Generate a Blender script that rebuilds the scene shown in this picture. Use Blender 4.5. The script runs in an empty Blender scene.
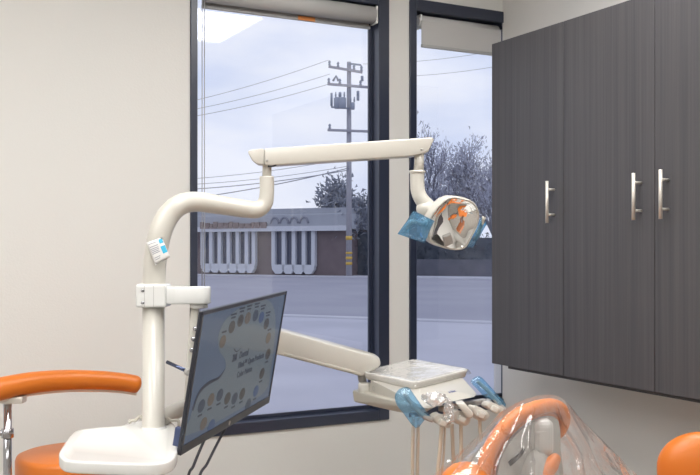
import bpy, bmesh, math, random
from mathutils import Vector, Matrix, noise
random.seed(7)
V = Vector
SC = bpy.context.scene
COL = SC.collection
EYE = 1.4
F = 938.0
TH = math.radians(28.1)
FWD = V((math.sin(TH), math.cos(TH), 0)); RGT = V((math.cos(TH), -math.sin(TH), 0)); UP = V((0, 0, 1))
ORI = V((0, 0, EYE))

# ---------------------------------------------------------------- geometry helpers
def ray(px, py): return FWD + RGT*((px-350)/F) + UP*((250-py)/F)
def P(px, py, d): return ORI + ray(px, py)*d
def PZ(px, py, z): r = ray(px, py); return ORI + r*((z-EYE)/r.z)
def PY(px, py, y): r = ray(px, py); return ORI + r*(y/r.y)
def PX(px, py, x): r = ray(px, py); return ORI + r*(x/r.x)
def PP(px, py, p0, n): r = ray(px, py); return ORI + r*((p0-ORI).dot(n)/r.dot(n))
def CR(x, d, z=0): return RGT*x + FWD*d + UP*z           # across, ahead, height
def lerp(a, b, t): return a+(b-a)*t

def catmull(pts, n=6, closed=False):
    pts = [p.copy() if isinstance(p, V) else V(p) for p in pts]
    out = []; N = len(pts)
    rng = range(N) if closed else range(N-1)
    for i in rng:
        if closed: p0, p1, p2, p3 = pts[(i-1) % N], pts[i], pts[(i+1) % N], pts[(i+2) % N]
        else: p0, p1, p2, p3 = pts[max(i-1, 0)], pts[i], pts[i+1], pts[min(i+2, N-1)]
        for k in range(n):
            t = k/n
            out.append(0.5*((2*p1)+(p2-p0)*t+(2*p0-5*p1+4*p2-p3)*t*t+(3*p1-p0-3*p2+p3)*t**3))
    if not closed: out.append(pts[-1])
    return out

def NB(): return bmesh.new()

def tube(bm, pts, r, seg=14, caps=True, flat=None):
    pts = [V(p) for p in pts]; n = len(pts)
    rs = r if isinstance(r, (list, tuple)) else [r]*n
    if len(rs) != n:
        rs = [lerp(rs[int(i*(len(rs)-1)/(n-1))], rs[min(int(i*(len(rs)-1)/(n-1))+1, len(rs)-1)], (i*(len(rs)-1)/(n-1)) % 1) for i in range(n)]
    tan = []
    for i in range(n):
        t = pts[min(i+1, n-1)]-pts[max(i-1, 0)]
        tan.append(t.normalized())
    ref = V((0, 0, 1)) if abs(tan[0].z) < .9 else V((1, 0, 0))
    u = tan[0].cross(ref).normalized(); rings = []
    for i in range(n):
        u = (u - tan[i]*u.dot(tan[i])).normalized(); w = tan[i].cross(u)
        rings.append([bm.verts.new(pts[i]+(u*math.cos(a)+w*math.sin(a))*rs[i]) for a in [2*math.pi*k/seg for k in range(seg)]])
    for i in range(n-1):
        for k in range(seg):
            f = bm.faces.new((rings[i][k], rings[i][(k+1) % seg], rings[i+1][(k+1) % seg], rings[i+1][k])); f.smooth = True
    if caps:
        bm.faces.new(rings[0][::-1]); bm.faces.new(rings[-1])
    return rings

def lathe(bm, prof, org, axis=UP, seg=24):
    axis = axis.normalized(); ref = V((1, 0, 0)) if abs(axis.x) < .8 else V((0, 1, 0))
    u = axis.cross(ref).normalized(); w = axis.cross(u); rings = []
    for r, h in prof:
        rings.append([bm.verts.new(org+axis*h+(u*math.cos(2*math.pi*k/seg)+w*math.sin(2*math.pi*k/seg))*max(r, 1e-4)) for k in range(seg)])
    for i in range(len(prof)-1):
        for k in range(seg):
            f = bm.faces.new((rings[i][k], rings[i][(k+1) % seg], rings[i+1][(k+1) % seg], rings[i+1][k])); f.smooth = True
    bm.faces.new(rings[0][::-1]); bm.faces.new(rings[-1])

def bevel(bm, off, seg=2, edges=None):
    es = edges if edges is not None else bm.edges[:]
    bmesh.ops.bevel(bm, geom=es, offset=off, segments=seg, profile=.5, affect='EDGES', clamp_overlap=True)
    return bm

def join(dst, src):
    me = bpy.data.meshes.new('t'); src.to_mesh(me); src.free(); dst.from_mesh(me); bpy.data.meshes.remove(me); return dst

def box(bm, lo, hi, bev=0, seg=2):
    b = NB(); lo = V(lo); hi = V(hi)
    m = Matrix.Translation((lo+hi)/2) @ Matrix.Diagonal((abs(hi.x-lo.x), abs(hi.y-lo.y), abs(hi.z-lo.z), 1))
    bmesh.ops.create_cube(b, size=1, matrix=m)
    if bev: bevel(b, bev, seg)
    return join(bm, b)

def obox(bm, c, ax, ay, az, dims, bev=0, seg=2):
    b = NB(); ax, ay, az = ax.normalized(), ay.normalized(), az.normalized()
    R = Matrix((ax, ay, az)).transposed().to_4x4()
    bmesh.ops.create_cube(b, size=1, matrix=Matrix.Translation(c) @ R @ Matrix.Diagonal((dims[0], dims[1], dims[2], 1)))
    if bev: bevel(b, bev, seg)
    bmesh.ops.recalc_face_normals(b, faces=b.faces[:])
    return join(bm, b)

def prism(bm, pts, ext, bev=0, seg=2, center=True):
    """closed outline extruded along the vector ext, with rounded edges"""
    b = NB(); off = -ext/2 if center else V((0, 0, 0))
    a = [b.verts.new(p+off) for p in pts]; c = [b.verts.new(p+off+ext) for p in pts]; n = len(pts)
    b.faces.new(a[::-1]); b.faces.new(c)
    for i in range(n): b.faces.new((a[i], a[(i+1) % n], c[(i+1) % n], c[i]))
    bmesh.ops.recalc_face_normals(b, faces=b.faces[:])
    if bev:
        bevel(b, bev, seg)
        for f in b.faces: f.smooth = True
    return join(bm, b)

def hull(bm, pts, bev=0, seg=2):
    b = NB()
    for p in pts: b.verts.new(p)
    r = bmesh.ops.convex_hull(b, input=b.verts[:])
    bmesh.ops.dissolve_limit(b, angle_limit=.02, verts=b.verts[:], edges=b.edges[:])
    bmesh.ops.recalc_face_normals(b, faces=b.faces[:])
    if bev:
        bevel(b, bev, seg)
    return join(bm, b)

def ellipsoid(bm, c, rx, ry, rz, ax=V((1, 0, 0)), ay=V((0, 1, 0)), az=UP, sub=3):
    b = NB(); R = Matrix((ax.normalized(), ay.normalized(), az.normalized())).transposed().to_4x4()
    bmesh.ops.create_icosphere(b, subdivisions=sub, radius=1, matrix=Matrix.Translation(c) @ R @ Matrix.Diagonal((rx, ry, rz, 1)))
    for f in b.faces: f.smooth = True
    return join(bm, b)

def sheet(bm, fn, nu, nv, smooth=True):
    g = [[bm.verts.new(fn(i/nu, j/nv)) for j in range(nv+1)] for i in range(nu+1)]
    for i in range(nu):
        for j in range(nv):
            f = bm.faces.new((g[i][j], g[i+1][j], g[i+1][j+1], g[i][j+1])); f.smooth = smooth

# ---------------------------------------------------------------- objects
def root_loc(o):
    while o.parent: o = o.parent
    return o.location
def thing(name, label, cat, loc=(0, 0, 0), group=None, kind=None):
    o = bpy.data.objects.new(name, None); COL.objects.link(o); o.location = loc; o.empty_display_size = .05
    o['label'] = label; o['category'] = cat
    if group: o['group'] = group
    if kind: o['kind'] = kind
    return o
def obj(name, bm, m, parent=None, label=None):
    mats = m if isinstance(m, (list, tuple)) else [m]
    me = bpy.data.meshes.new(name); bm.normal_update(); bm.to_mesh(me); bm.free()
    for x in mats: me.materials.append(x)
    o = bpy.data.objects.new(name, me); COL.objects.link(o)
    if parent:
        me.transform(Matrix.Translation(-root_loc(parent))); o.parent = parent
    else:
        lo = V([min(v.co[i] for v in me.vertices) for i in range(3)]); hi = V([max(v.co[i] for v in me.vertices) for i in range(3)])
        c = V(((lo.x+hi.x)/2, (lo.y+hi.y)/2, lo.z)); me.transform(Matrix.Translation(-c)); o.location = c
    if label: o['label'] = label
    return o
def tag(o, label, cat, group=None, kind=None):
    o['label'] = label; o['category'] = cat
    if group: o['group'] = group
    if kind: o['kind'] = kind
    return o
def struct(name, bm, m, label=None, cat=None):
    o = obj(name, bm, m); o['kind'] = 'structure'
    o['label'] = label or name.replace('_', ' '); o['category'] = cat or name.split('_')[0]
    return o

# ---------------------------------------------------------------- materials
def mat(name, col, rough=.5, metal=0, spec=.5, emit=None, es=0, coat=0, bump=0, bscale=60):
    m = bpy.data.materials.new(name); m.use_nodes = True; nt = m.node_tree; b = nt.nodes['Principled BSDF']
    b.inputs['Base Color'].default_value = (*col, 1); b.inputs['Roughness'].default_value = rough
    b.inputs['Metallic'].default_value = metal; b.inputs['Specular IOR Level'].default_value = spec
    b.inputs['Coat Weight'].default_value = coat
    if emit:
        b.inputs['Emission Color'].default_value = (*emit, 1); b.inputs['Emission Strength'].default_value = es
    if bump:
        tc = nt.nodes.new('ShaderNodeTexCoord'); n = nt.nodes.new('ShaderNodeTexNoise'); n.inputs['Scale'].default_value = bscale
        n.inputs['Detail'].default_value = 4
        bp = nt.nodes.new('ShaderNodeBump'); bp.inputs['Strength'].default_value = bump; bp.inputs['Distance'].default_value = .01
        nt.links.new(tc.outputs['Object'], n.inputs['Vector']); nt.links.new(n.outputs['Fac'], bp.inputs['Height']); nt.links.new(bp.outputs['Normal'], b.inputs['Normal'])
    return m
def mottled(name, c1, c2, scale=3, rough=.8, stretch=(1, 1, 1), detail=5, lo=.35, hi=.65, bump=0, spec=.3, coord='Object'):
    m = mat(name, c1, rough, spec=spec); nt = m.node_tree; b = nt.nodes['Principled BSDF']
    tc = nt.nodes.new('ShaderNodeTexCoord'); mp = nt.nodes.new('ShaderNodeMapping'); mp.inputs['Scale'].default_value = stretch
    n = nt.nodes.new('ShaderNodeTexNoise'); n.inputs['Scale'].default_value = scale; n.inputs['Detail'].default_value = detail
    cr = nt.nodes.new('ShaderNodeValToRGB'); cr.color_ramp.elements[0].position = lo; cr.color_ramp.elements[1].position = hi
    cr.color_ramp.elements[0].color = (*c1, 1); cr.color_ramp.elements[1].color = (*c2, 1)
    L = nt.links.new
    L(tc.outputs[coord], mp.inputs['Vector']); L(mp.outputs['Vector'], n.inputs['Vector']); L(n.outputs['Fac'], cr.inputs['Fac']); L(cr.outputs['Color'], b.inputs['Base Color'])
    if bump:
        bp = nt.nodes.new('ShaderNodeBump'); bp.inputs['Strength'].default_value = bump; bp.inputs['Distance'].default_value = .01
        L(n.outputs['Fac'], bp.inputs['Height']); L(bp.outputs['Normal'], b.inputs['Normal'])
    return m
def glassy(name, tint, base, edge, rough=0.0, diff=0.0, dcol=(1, 1, 1), bump=0, bscale=30):
    """clear film or pane: straight-through light plus a facing-dependent mirror and a little milky scatter"""
    m = bpy.data.materials.new(name); m.use_nodes = True; nt = m.node_tree; nt.nodes.clear(); N = nt.nodes.new; L = nt.links.new
    out = N('ShaderNodeOutputMaterial'); t = N('ShaderNodeBsdfTransparent'); t.inputs['Color'].default_value = (*tint, 1)
    g = N('ShaderNodeBsdfGlossy'); g.inputs['Roughness'].default_value = rough; g.inputs['Color'].default_value = (1, 1, 1, 1)
    lw = N('ShaderNodeLayerWeight'); lw.inputs['Blend'].default_value = .5
    pw = N('ShaderNodeMath'); pw.operation = 'POWER'; pw.inputs[1].default_value = 5 if not bump else 3
    ma = N('ShaderNodeMath'); ma.operation = 'MULTIPLY_ADD'; ma.inputs[1].default_value = edge; ma.inputs[2].default_value = base; ma.use_clamp = True
    L(lw.outputs['Facing'], pw.inputs[0]); L(pw.outputs[0], ma.inputs[0])
    mx = N('ShaderNodeMixShader'); L(ma.outputs[0], mx.inputs[0])
    last = t
    if diff:
        d = N('ShaderNodeBsdfDiffuse'); d.inputs['Color'].default_value = (*dcol, 1)
        tl = N('ShaderNodeBsdfTranslucent'); tl.inputs['Color'].default_value = (*dcol, 1)
        md = N('ShaderNodeMixShader'); md.inputs[0].default_value = .5; L(d.outputs[0], md.inputs[1]); L(tl.outputs[0], md.inputs[2])
        m2 = N('ShaderNodeMixShader'); m2.inputs[0].default_value = diff; L(t.outputs[0], m2.inputs[1]); L(md.outputs[0], m2.inputs[2]); last = m2
    L(last.outputs[0], mx.inputs[1]); L(g.outputs[0], mx.inputs[2]); L(mx.outputs[0], out.inputs['Surface'])
    if bump:
        tc = N('ShaderNodeTexCoord'); n = N('ShaderNodeTexNoise'); n.inputs['Scale'].default_value = bscale; n.inputs['Detail'].default_value = 3
        bp = N('ShaderNodeBump'); bp.inputs['Strength'].default_value = bump; bp.inputs['Distance'].default_value = .02
        L(tc.outputs['Object'], n.inputs['Vector']); L(n.outputs['Fac'], bp.inputs['Height']); L(bp.outputs['Normal'], g.inputs['Normal']); L(bp.outputs['Normal'], lw.inputs['Normal'])
    return m
def emis(name, col, s=1):
    m = bpy.data.materials.new(name); m.use_nodes = True; nt = m.node_tree; nt.nodes.clear()
    o = nt.nodes.new('ShaderNodeOutputMaterial'); e = nt.nodes.new('ShaderNodeEmission'); e.inputs['Color'].default_value = (*col, 1); e.inputs['Strength'].default_value = s
    nt.links.new(e.outputs[0], o.inputs['Surface']); return m

M = {}
M['wall'] = mat('painted_wall', (.74, .727, .697), .7, spec=.25, bump=.06, bscale=180)
M['ceil'] = mat('ceiling_paint', (.8, .79, .76), .8)
M['floor'] = mottled('vinyl_floor', (.30, .27, .24), (.38, .35, .31), 8, .4)
M['base'] = mat('baseboard_vinyl', (.12, .11, .11), .5)
M['frame'] = mat('dark_anodised_metal', (.022, .029, .055), .32, spec=.7)
M['glass'] = glassy('window_glass', (.97, .975, 1), .042, .9)
M['cream'] = mat('cream_enamel', (.60, .575, .52), .28, spec=.5, coat=.2)
M['creamd'] = mat('cream_plastic', (.53, .50, .435), .42)
M['white'] = mat('white_plastic', (.76, .76, .74), .25, coat=.3)
M['shell'] = mat('grey_shell_plastic', (.40, .385, .36), .35)
M['mount'] = mat('pale_mount_plastic', (.58, .565, .54), .35)
M['greyp'] = mat('grey_plastic', (.40, .39, .37), .4)
M['orange'] = mat('orange_vinyl', (.68, .18, .02), .36, spec=.5, bump=.03, bscale=220)
M['chrome'] = mat('chrome', (.50, .50, .53), .12, 1)
M['nickel'] = mat('brushed_nickel', (.74, .70, .64), .5, .6)
M['black'] = mat('black_plastic', (.016, .017, .022), .38)
M['dark'] = mat('dark_bezel', (.03, .033, .045), .3)
M['mirror'] = mat('mirror_reflector', (.92, .92, .92), .03, 1)
M['blind'] = mat('blind_fabric', (.56, .55, .54), .8, spec=.2, bump=.1, bscale=400)
M['hem'] = mat('hem_bar', (.42, .42, .42), .4)
M['tagorange'] = mat('orange_tag', (.8, .30, .08), .5)
M['blue'] = glassy('blue_film', (.62, .82, .97), .08, .45, .12, .18, (.22, .60, .88), bump=.6, bscale=38)
M['bluedeep'] = glassy('blue_film_double', (.50, .74, .92), .10, .5, .10, .34, (.16, .52, .78), bump=.9, bscale=55)
M['clear'] = glassy('clear_film', (.97, .97, .97), .045, .8, .13, .065, (.95, .95, .95), bump=.3, bscale=22)
M['wrap'] = glassy('tray_wrap_film', (.97, .97, .97), .05, .45, .08, .05, (.9, .88, .85), bump=.35, bscale=25)
M['crumple'] = glassy('crumpled_film', (.97, .97, .97), .34, .5, .22, .36, (.95, .95, .95), bump=.6, bscale=60)
M['chain'] = mat('bead_chain', (.42, .42, .44), .5)
M['darkchrome'] = mat('dark_chrome', (.10, .12, .2), .15, 1)
M['paper'] = mat('white_paper', (.82, .81, .79), .6)
M['cyan'] = mat('cyan_print', (.05, .45, .68), .6)
M['ink'] = mat('grey_print', (.35, .35, .40), .6)
M['cable'] = mat('black_cable', (.02, .02, .03), .45)
M['hose'] = mat('beige_hose', (.60, .52, .42), .5)
M['portblue'] = mat('port_blue', (.05, .07, .16), .5)
M['inkblue'] = mat('blue_ink', (.10, .12, .30), .5)
M['steel'] = mat('steel_tray', (.84, .82, .78), .22)
M['lamp'] = emis('lamp_diffuser', (1, .985, .965), 10.8)
M['lampframe'] = mat('lamp_frame', (.8, .8, .8), .5)

def wood():
    m = mat('dark_wood_laminate', (.08, .075, .075), .42, spec=.45); nt = m.node_tree; b = nt.nodes['Principled BSDF']; N = nt.nodes.new; L = nt.links.new
    tc = N('ShaderNodeTexCoord'); mp = N('ShaderNodeMapping'); mp.inputs['Scale'].default_value = (140, 140, 1.6)
    n = N('ShaderNodeTexNoise'); n.inputs['Scale'].default_value = 1; n.inputs['Detail'].default_value = 6; n.inputs['Roughness'].default_value = .6
    mp2 = N('ShaderNodeMapping'); mp2.inputs['Scale'].default_value = (45, 45, .5)
    n2 = N('ShaderNodeTexNoise'); n2.inputs['Scale'].default_value = 1; n2.inputs['Detail'].default_value = 3
    ad = N('ShaderNodeMath'); ad.operation = 'ADD'; hf = N('ShaderNodeMath'); hf.operation = 'MULTIPLY'; hf.inputs[1].default_value = .5
    cr = N('ShaderNodeValToRGB'); cr.color_ramp.elements[0].position = .36; cr.color_ramp.elements[1].position = .66
    cr.color_ramp.elements[0].color = (.060, .058, .064, 1); cr.color_ramp.elements[1].color = (.094, .089, .094, 1)
    L(tc.outputs['Object'], mp.inputs[0]); L(mp.outputs[0], n.inputs['Vector']); L(tc.outputs['Object'], mp2.inputs[0]); L(mp2.outputs[0], n2.inputs['Vector'])
    L(n.outputs['Fac'], ad.inputs[0]); L(n2.outputs['Fac'], ad.inputs[1]); L(ad.outputs[0], hf.inputs[0]); L(hf.outputs[0], cr.inputs['Fac']); L(cr.outputs['Color'], b.inputs['Base Color'])
    return m
M['wood'] = wood()
M['woodedge'] = mat('dark_cabinet_edge', (.045, .042, .045), .5)
# outside
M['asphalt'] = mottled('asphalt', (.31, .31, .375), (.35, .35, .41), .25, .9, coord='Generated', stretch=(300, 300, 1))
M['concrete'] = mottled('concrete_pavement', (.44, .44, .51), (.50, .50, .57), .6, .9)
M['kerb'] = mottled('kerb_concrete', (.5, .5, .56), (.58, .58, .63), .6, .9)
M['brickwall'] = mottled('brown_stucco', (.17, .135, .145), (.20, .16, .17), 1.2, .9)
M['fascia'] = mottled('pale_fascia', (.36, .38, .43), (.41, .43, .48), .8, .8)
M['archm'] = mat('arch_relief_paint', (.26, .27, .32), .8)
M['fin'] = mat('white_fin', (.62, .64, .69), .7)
M['darkglass'] = mat('dark_shop_glass', (.085, .095, .14), .25)
M['signbrown'] = mottled('brown_letters', (.20, .15, .15), (.30, .24, .23), 5, .9)
M['polewood'] = mottled('hazed_pole_wood', (.36, .36, .40), (.44, .43, .46), 3, .9, (6, 6, .6))  # pole wood paled: outdoor haze is put into its colour
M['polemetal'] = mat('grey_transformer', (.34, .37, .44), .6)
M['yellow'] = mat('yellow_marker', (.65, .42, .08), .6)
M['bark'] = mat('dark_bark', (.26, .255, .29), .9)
M['wire'] = mat('hazed_wire', (.34, .35, .40), .7)  # wire colour lightened to stand in for haze
M['leaf'] = mottled('hazed_leaves', (.24, .26, .31), (.31, .33, .38), 2, .8)  # leaf colour raised to include the veil of haze
M['leafg'] = mottled('pale_hazed_leaves', (.46, .47, .56), (.56, .57, .65), 2, .85)  # pale lavender here is haze painted into the leaves, no volume
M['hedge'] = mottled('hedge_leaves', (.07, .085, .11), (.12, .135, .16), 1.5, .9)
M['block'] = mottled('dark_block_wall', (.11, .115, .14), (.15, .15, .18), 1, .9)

# ================================================================ ROOM
YW, XR, XL, YB, ZC = 3.22, 2.456, -3.2, -2.6, 2.7
TW = .14
xw = lambda px: PY(px, 250, YW).x
WX = [(xw(190), xw(388.5)), (xw(409), XR+.06)]
Z0, Z1 = .727, 2.414
b = NB()
box(b, (XL, YW, 0), (WX[0][0], YW+TW, ZC)); box(b, (WX[0][1], YW, 0), (WX[1][0], YW+TW, ZC)); box(b, (WX[1][1], YW, 0), (XR+TW, YW+TW, ZC))
for a, c in WX:
    box(b, (a, YW, 0), (c, YW+TW, Z0)); box(b, (a, YW, Z1), (c, YW+TW, ZC))
bmesh.ops.remove_doubles(b, verts=b.verts[:], dist=1e-5)
struct('wall_back', b, M['wall'], 'pale grey painted wall holding the two windows', 'wall')
b = NB(); box(b, (XR, YB, 0), (XR+TW, YW, ZC)); struct('wall_right', b, M['wall'], 'pale grey painted wall behind the dark cabinets', 'wall')
b = NB(); box(b, (XL-TW, YB, 0), (XL, YW+TW, ZC)); struct('wall_left', b, M['wall'], 'pale side wall at the far left', 'wall')
b = NB(); box(b, (XL-TW, YB-TW, 0), (XR+TW, YB, ZC)); struct('wall_front', b, M['wall'], 'pale wall behind the viewer', 'wall')
b = NB(); box(b, (XL-TW, YB-TW, -.1), (XR+TW, YW+TW, 0)); struct('floor', b, M['floor'], 'grey vinyl floor of the treatment room', 'floor')
b = NB(); box(b, (XL-TW, YB-TW, ZC), (XR+TW, YW+TW, ZC+.1)); struct('ceiling', b, M['ceil'], 'white ceiling of the treatment room', 'ceiling')
b = NB(); box(b, (XL, YW-.012, 0), (XR, YW, .1), .003, 1); struct('baseboard_back', b, M['base'], 'dark baseboard under the windows', 'baseboard')
b = NB(); box(b, (XR-.012, YB, 0), (XR, YW-.012, .1), .003, 1); struct('baseboard_right', b, M['base'], 'dark baseboard under the cabinets', 'baseboard')

FW = .042
for i, (a, c) in enumerate(WX):
    w = thing('window_%d' % (i+1), ['large dark framed window looking out on the street, left of the pillar', 'dark framed window beside the tall cabinets, right of the pillar'][i], 'window', ((a+c)/2, YW+.04, Z0), kind='structure')
    b = NB(); f0, f1 = YW-.008, YW+.085; fl = xw(197)-xw(190) if i == 0 else xw(416)-xw(409); fr = xw(388.5)-xw(378)
    if i: fr = .004
    box(b, (a, f0, Z0), (a+fl, f1, Z1), .002, 1); box(b, (c-fr, f0, Z0), (c, f1, Z1), .002, 1)
    box(b, (a+fl, f0, Z0), (c-fr, f1, Z0+.04), .002, 1); box(b, (a+fl, f0, Z1-.047), (c-fr, f1, Z1), .002, 1)
    obj('window_frame', b, M['frame'], w)
    b = NB(); g = YW+.06; s = .014                      # glazing bead
    for lo, hi in (((a+fl, g-.012, Z0+.04), (a+fl+s, g-.001, Z1-.047)), ((c-fr-s, g-.012, Z0+.04), (c-fr, g-.001, Z1-.047)), ((a+fl+s, g-.012, Z0+.04), (c-fr-s, g-.001, Z0+.04+s)), ((a+fl+s, g-.012, Z1-.047-s), (c-fr-s, g-.001, Z1-.047))):
        box(b, lo, hi)
    obj('glazing_bead', b, M['frame'], w)
    b = NB(); box(b, (a+fl, g, Z0+.04), (c-fr, g+.006, Z1-.047)); obj('window_pane', b, M['glass'], w)

# ---- roller blinds
def blind(label, x0, x1, y, ztop, zhem, rr, front_roll, bracket_x, orange=None, chain_x=None, tube_z=None):
    t = thing('roller_blind', label, 'blind', ((x0+x1)/2, y, zhem), 'roller blinds at the window heads')
    tz = tube_z or ztop-rr
    ry = y-rr if front_roll else y+rr
    b = NB(); tube(b, [V((x0+.004, ry, tz)), V((x1-.004, ry, tz))], rr, 28); obj('fabric_roll', b, M['blind'], t)
    b = NB(); box(b, (x0, y-.0012, zhem+.006), (x1, y+.0008, tz)); obj('blind_fabric', b, M['blind'], t)
    b = NB(); box(b, (x0-.002, y-.008, zhem-.006), (x1+.001, y+.004, zhem+.008), .003); hb = obj('hem_bar', b, M['hem'], t)
    if orange:
        b = NB(); box(b, (orange[0], y-.0105, zhem-.005), (orange[1], y-.0082, zhem+.011), .001, 1); obj('orange_tag', b, M['tagorange'], hb, 'orange tag clipped on the hem bar')
    for bx in bracket_x:
        b = NB(); box(b, (bx-.004, ry-rr*.8, tz-rr*1.1), (bx+.004, ry+rr*.7, ztop), .003); lathe(b, [(.02, -.007), (.02, .007)], V((bx, ry, tz)), V((1, 0, 0)), 18); obj('bracket', b, M['white'], t)
    if chain_x:
        b = NB()
        for dx in (0, .009):
            tube(b, [V((chain_x+dx, ry, tz)), V((chain_x+dx, ry, .95))], .0016, 6)
        obj('pull_chain', b, M['chain'], t)
    return t
zh = PY(285, 17.3, YW+.05).z
yb = YW+.05
blind('roller blind half rolled in front, with an orange tag, in the wide window', PY(202, 10, yb).x, PY(369.5, 30, yb).x, yb, Z1-.05, zh, .034, True, [PY(373.5, 10, yb-.03).x], (PY(297, 19, yb).x, PY(314, 19, yb).x), PY(199, 200, yb).x)
yb2 = YW+.008
blind('plain roller blind hanging flat over the roll beside the cabinets', PY(421.5, 20, yb2).x, XR-.004, yb2, Z1-.052, PY(455, 50, yb2).z, .028, False, [PY(418.5, 20, yb2+.03).x], None, PY(418, 200, yb2).x)

# ---- tall wall cabinets
XF = 2.126
CY = [PX(491.5, 250, XF).y, PX(563.5, 250, XF).y, PX(654.5, 250, XF).y, 0]
CY[3] = CY[2]-(CY[1]-CY[2])
CZ0, CZ1 = .975, 2.172
def cabinet(label, y0, y1, doors, rail_y0):
    t = thing('wall_cabinet', label, 'cabinet', ((XF+XR)/2, (y0+y1)/2, CZ0), 'tall dark wood wall cabinets')
    b = NB(); box(b, (XF+.021, y1+.001, CZ0+.004), (XR-.001, y0-.001, CZ1-.002)); obj('cabinet_body', b, M['woodedge'], t)
    b = NB(); box(b, (XF+.012, y1+.001, CZ0-.011), (XR-.02, rail_y0, CZ0+.0035)); obj('bottom_rail', b, M['woodedge'], t)
    for (a, c, hy, hz0, hz1) in doors:
        b = NB(); box(b, (XF, c+.0015, CZ0), (XF+.02, a-.0015, CZ1), .0012, 1); d = obj('door', b, M['wood'], t)
        b = NB(); hx = XF-.032
        tube(b, [V((hx, hy, hz0)), V((hx, hy, hz1))], .0058, 14)
        L_ = hz1-hz0
        for z in (hz0+L_*.2, hz1-L_*.2): tube(b, [V((hx, hy, z)), V((XF, hy, z))], .0044, 10)
        obj('handle', b, M['nickel'], d, 'brushed steel bar handle')
HX = XF-.032
hy = [PX(547, 200, HX), PX(633.5, 200, HX), PX(660.5, 200, HX)]
def hz(px, py): return PX(px, py, HX).z
cabinet('single door tall dark wood wall cabinet nearest the window', CY[0], CY[1], [(CY[0], CY[1], hy[0].y, hz(547, 223), hz(547, 181))], CY[0]-.085)
cabinet('double door tall dark wood wall cabinet with two facing bar handles', CY[1], CY[3], [(CY[1], CY[2], hy[1].y, hz(634, 220), hz(634, 173)), (CY[2], CY[3], hy[2].y, hz(661, 219), hz(661, 169.5))], CY[1]-.001)

# ---- ceiling light panels
LP = [((1.42, 1.07), (2.02, 2.27), 'square edged ceiling light panel in front of the cabinets, mirrored in the window glass'),
      ((-.9, .94), (-.3, 2.14), 'ceiling light panel over the orange stool'),
      ((.25, -1.5), (.85, -.3), 'ceiling light panel behind the viewer on the right'),
      ((-2.0, -1.5), (-1.4, -.3), 'ceiling light panel behind the viewer on the left'),
      ((.25, .94), (.85, 2.14), 'ceiling light panel added for brightness between two others, over the dental chair'),  # unseen extra panel, added because the room was too dark
      ((-2.2, .94), (-1.6, 2.14), 'ceiling light panel added for brightness nearest the left wall')]  # another unseen panel added to lift the room light
for (x0, y0), (x1, y1), lb in LP:
    t = thing('ceiling_light', lb, 'ceiling light', ((x0+x1)/2, (y0+y1)/2, ZC-.03), 'ceiling light panels')
    b = NB()
    for lo, hi in (((x0-.02, y0-.02, ZC-.025), (x0, y1+.02, ZC)), ((x1, y0-.02, ZC-.025), (x1+.02, y1+.02, ZC)), ((x0, y0-.02, ZC-.025), (x1, y0, ZC)), ((x0, y1, ZC-.025), (x1, y1+.02, ZC))): box(b, lo, hi)
    obj('light_frame', b, M['lampframe'], t)
    b = NB(); box(b, (x0, y0, ZC-.015), (x1, y1, ZC-.002)); obj('diffuser', b, M['lamp'], t)

# ================================================================ DENTAL LIGHT ON ITS POST
DP = 2.35
pole_c = P(153.5, 300, DP); pole_c.z = 0
t = thing('dental_light', 'cream dental operating light on a bent post and swing arm before the window', 'dental light', pole_c)
b = NB(); lathe(b, [(.16, 0), (.16, .02), (.15, .03), (.05, .035), (.045, .12), (.03, .125)], pole_c, UP, 32); obj('base_plate', b, M['creamd'], t)
rp = 11*DP/F
b = NB(); tube(b, [pole_c+UP*.03, pole_c+UP*P(153.5, 300, DP).z], rp, 28); obj('post', b, M['cream'], t)
path = [P(153.5, 300, DP), P(154, 285, DP), P(155.5, 258, DP), P(160, 234, DP), P(168, 216, DP+.01), P(180, 205, DP+.02), P(196, 201.8, DP+.04), P(220, 205, DP+.07), P(243, 208.6, DP+.1), P(257, 209.5, DP+.11), P(264.5, 204, DP+.115), P(266.8, 194, DP+.115), P(266.8, 176.5, DP+.115)]
rad = [11, 11, 11, 11, 11, 10.5, 10, 9.5, 9.2, 8.8, 8, 7.4, 7.4]
pp = catmull(path, 8); rr = []
for i in range(len(rad)-1): rr += [lerp(rad[i], rad[i+1], k/8)*DP*1.03/F for k in range(8)]
rr.append(rad[-1]*DP*1.03/F)
b = NB(); tube(b, pp, rr, 28); obj('bent_tube', b, M['cream'], t)
b = NB(); tube(b, [P(266.8, 178, DP+.115), P(267.3, 160, DP+.115)], 4.6*2.46/F, 20); obj('pivot_neck', b, M['cream'], t)
def DA(px): return 2.44+(px-267)*.0009
A = lambda px, py: P(px, py, DA(px))
nrm = (A(430, 200)-A(260, 200)).cross(UP).normalized()
if nrm.dot(FWD) < 0: nrm = -nrm
b = NB(); prism(b, [A(264.3, 148.2), A(350, 142.6), A(432, 137), A(434.3, 139), A(428.5, 151.5), A(424, 153.2), A(411, 156.2), A(350, 160.3), A(271, 165.6), A(264.3, 164.6)], FWD*.050, .006, 3, False); sa = obj('swing_arm', b, M['cream'], t)
b = NB(); prism(b, [A(263.8, 148.2), A(252, 149.3), A(248.2, 150.6), A(248, 153), A(252, 160.5), A(256.5, 164), A(263.8, 164.6)], FWD*.050, .006, 3, False); obj('end_cap', b, M['cream'], sa)
for px, py in ((267, 160.5), (421.5, 149.5)):
    b = NB(); lathe(b, [(.0032, 0), (.0032, .002), (.001, .003)], A(px, py)+nrm*.0005, -nrm, 12); obj('screw', b, M['greyp'], sa)
b = NB(); tube(b, catmull([P(268, 166, 2.45), P(274, 165.5, 2.45), P(278, 163, 2.455)], 5), .003, 8); obj('cord', b, M['cable'], t)
DL = 2.60
b = NB(); tube(b, [P(419.5, 151, DL), P(418.6, 172, DL)], 5*DL/F, 20); obj('drop_neck', b, M['cream'], t)
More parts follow.
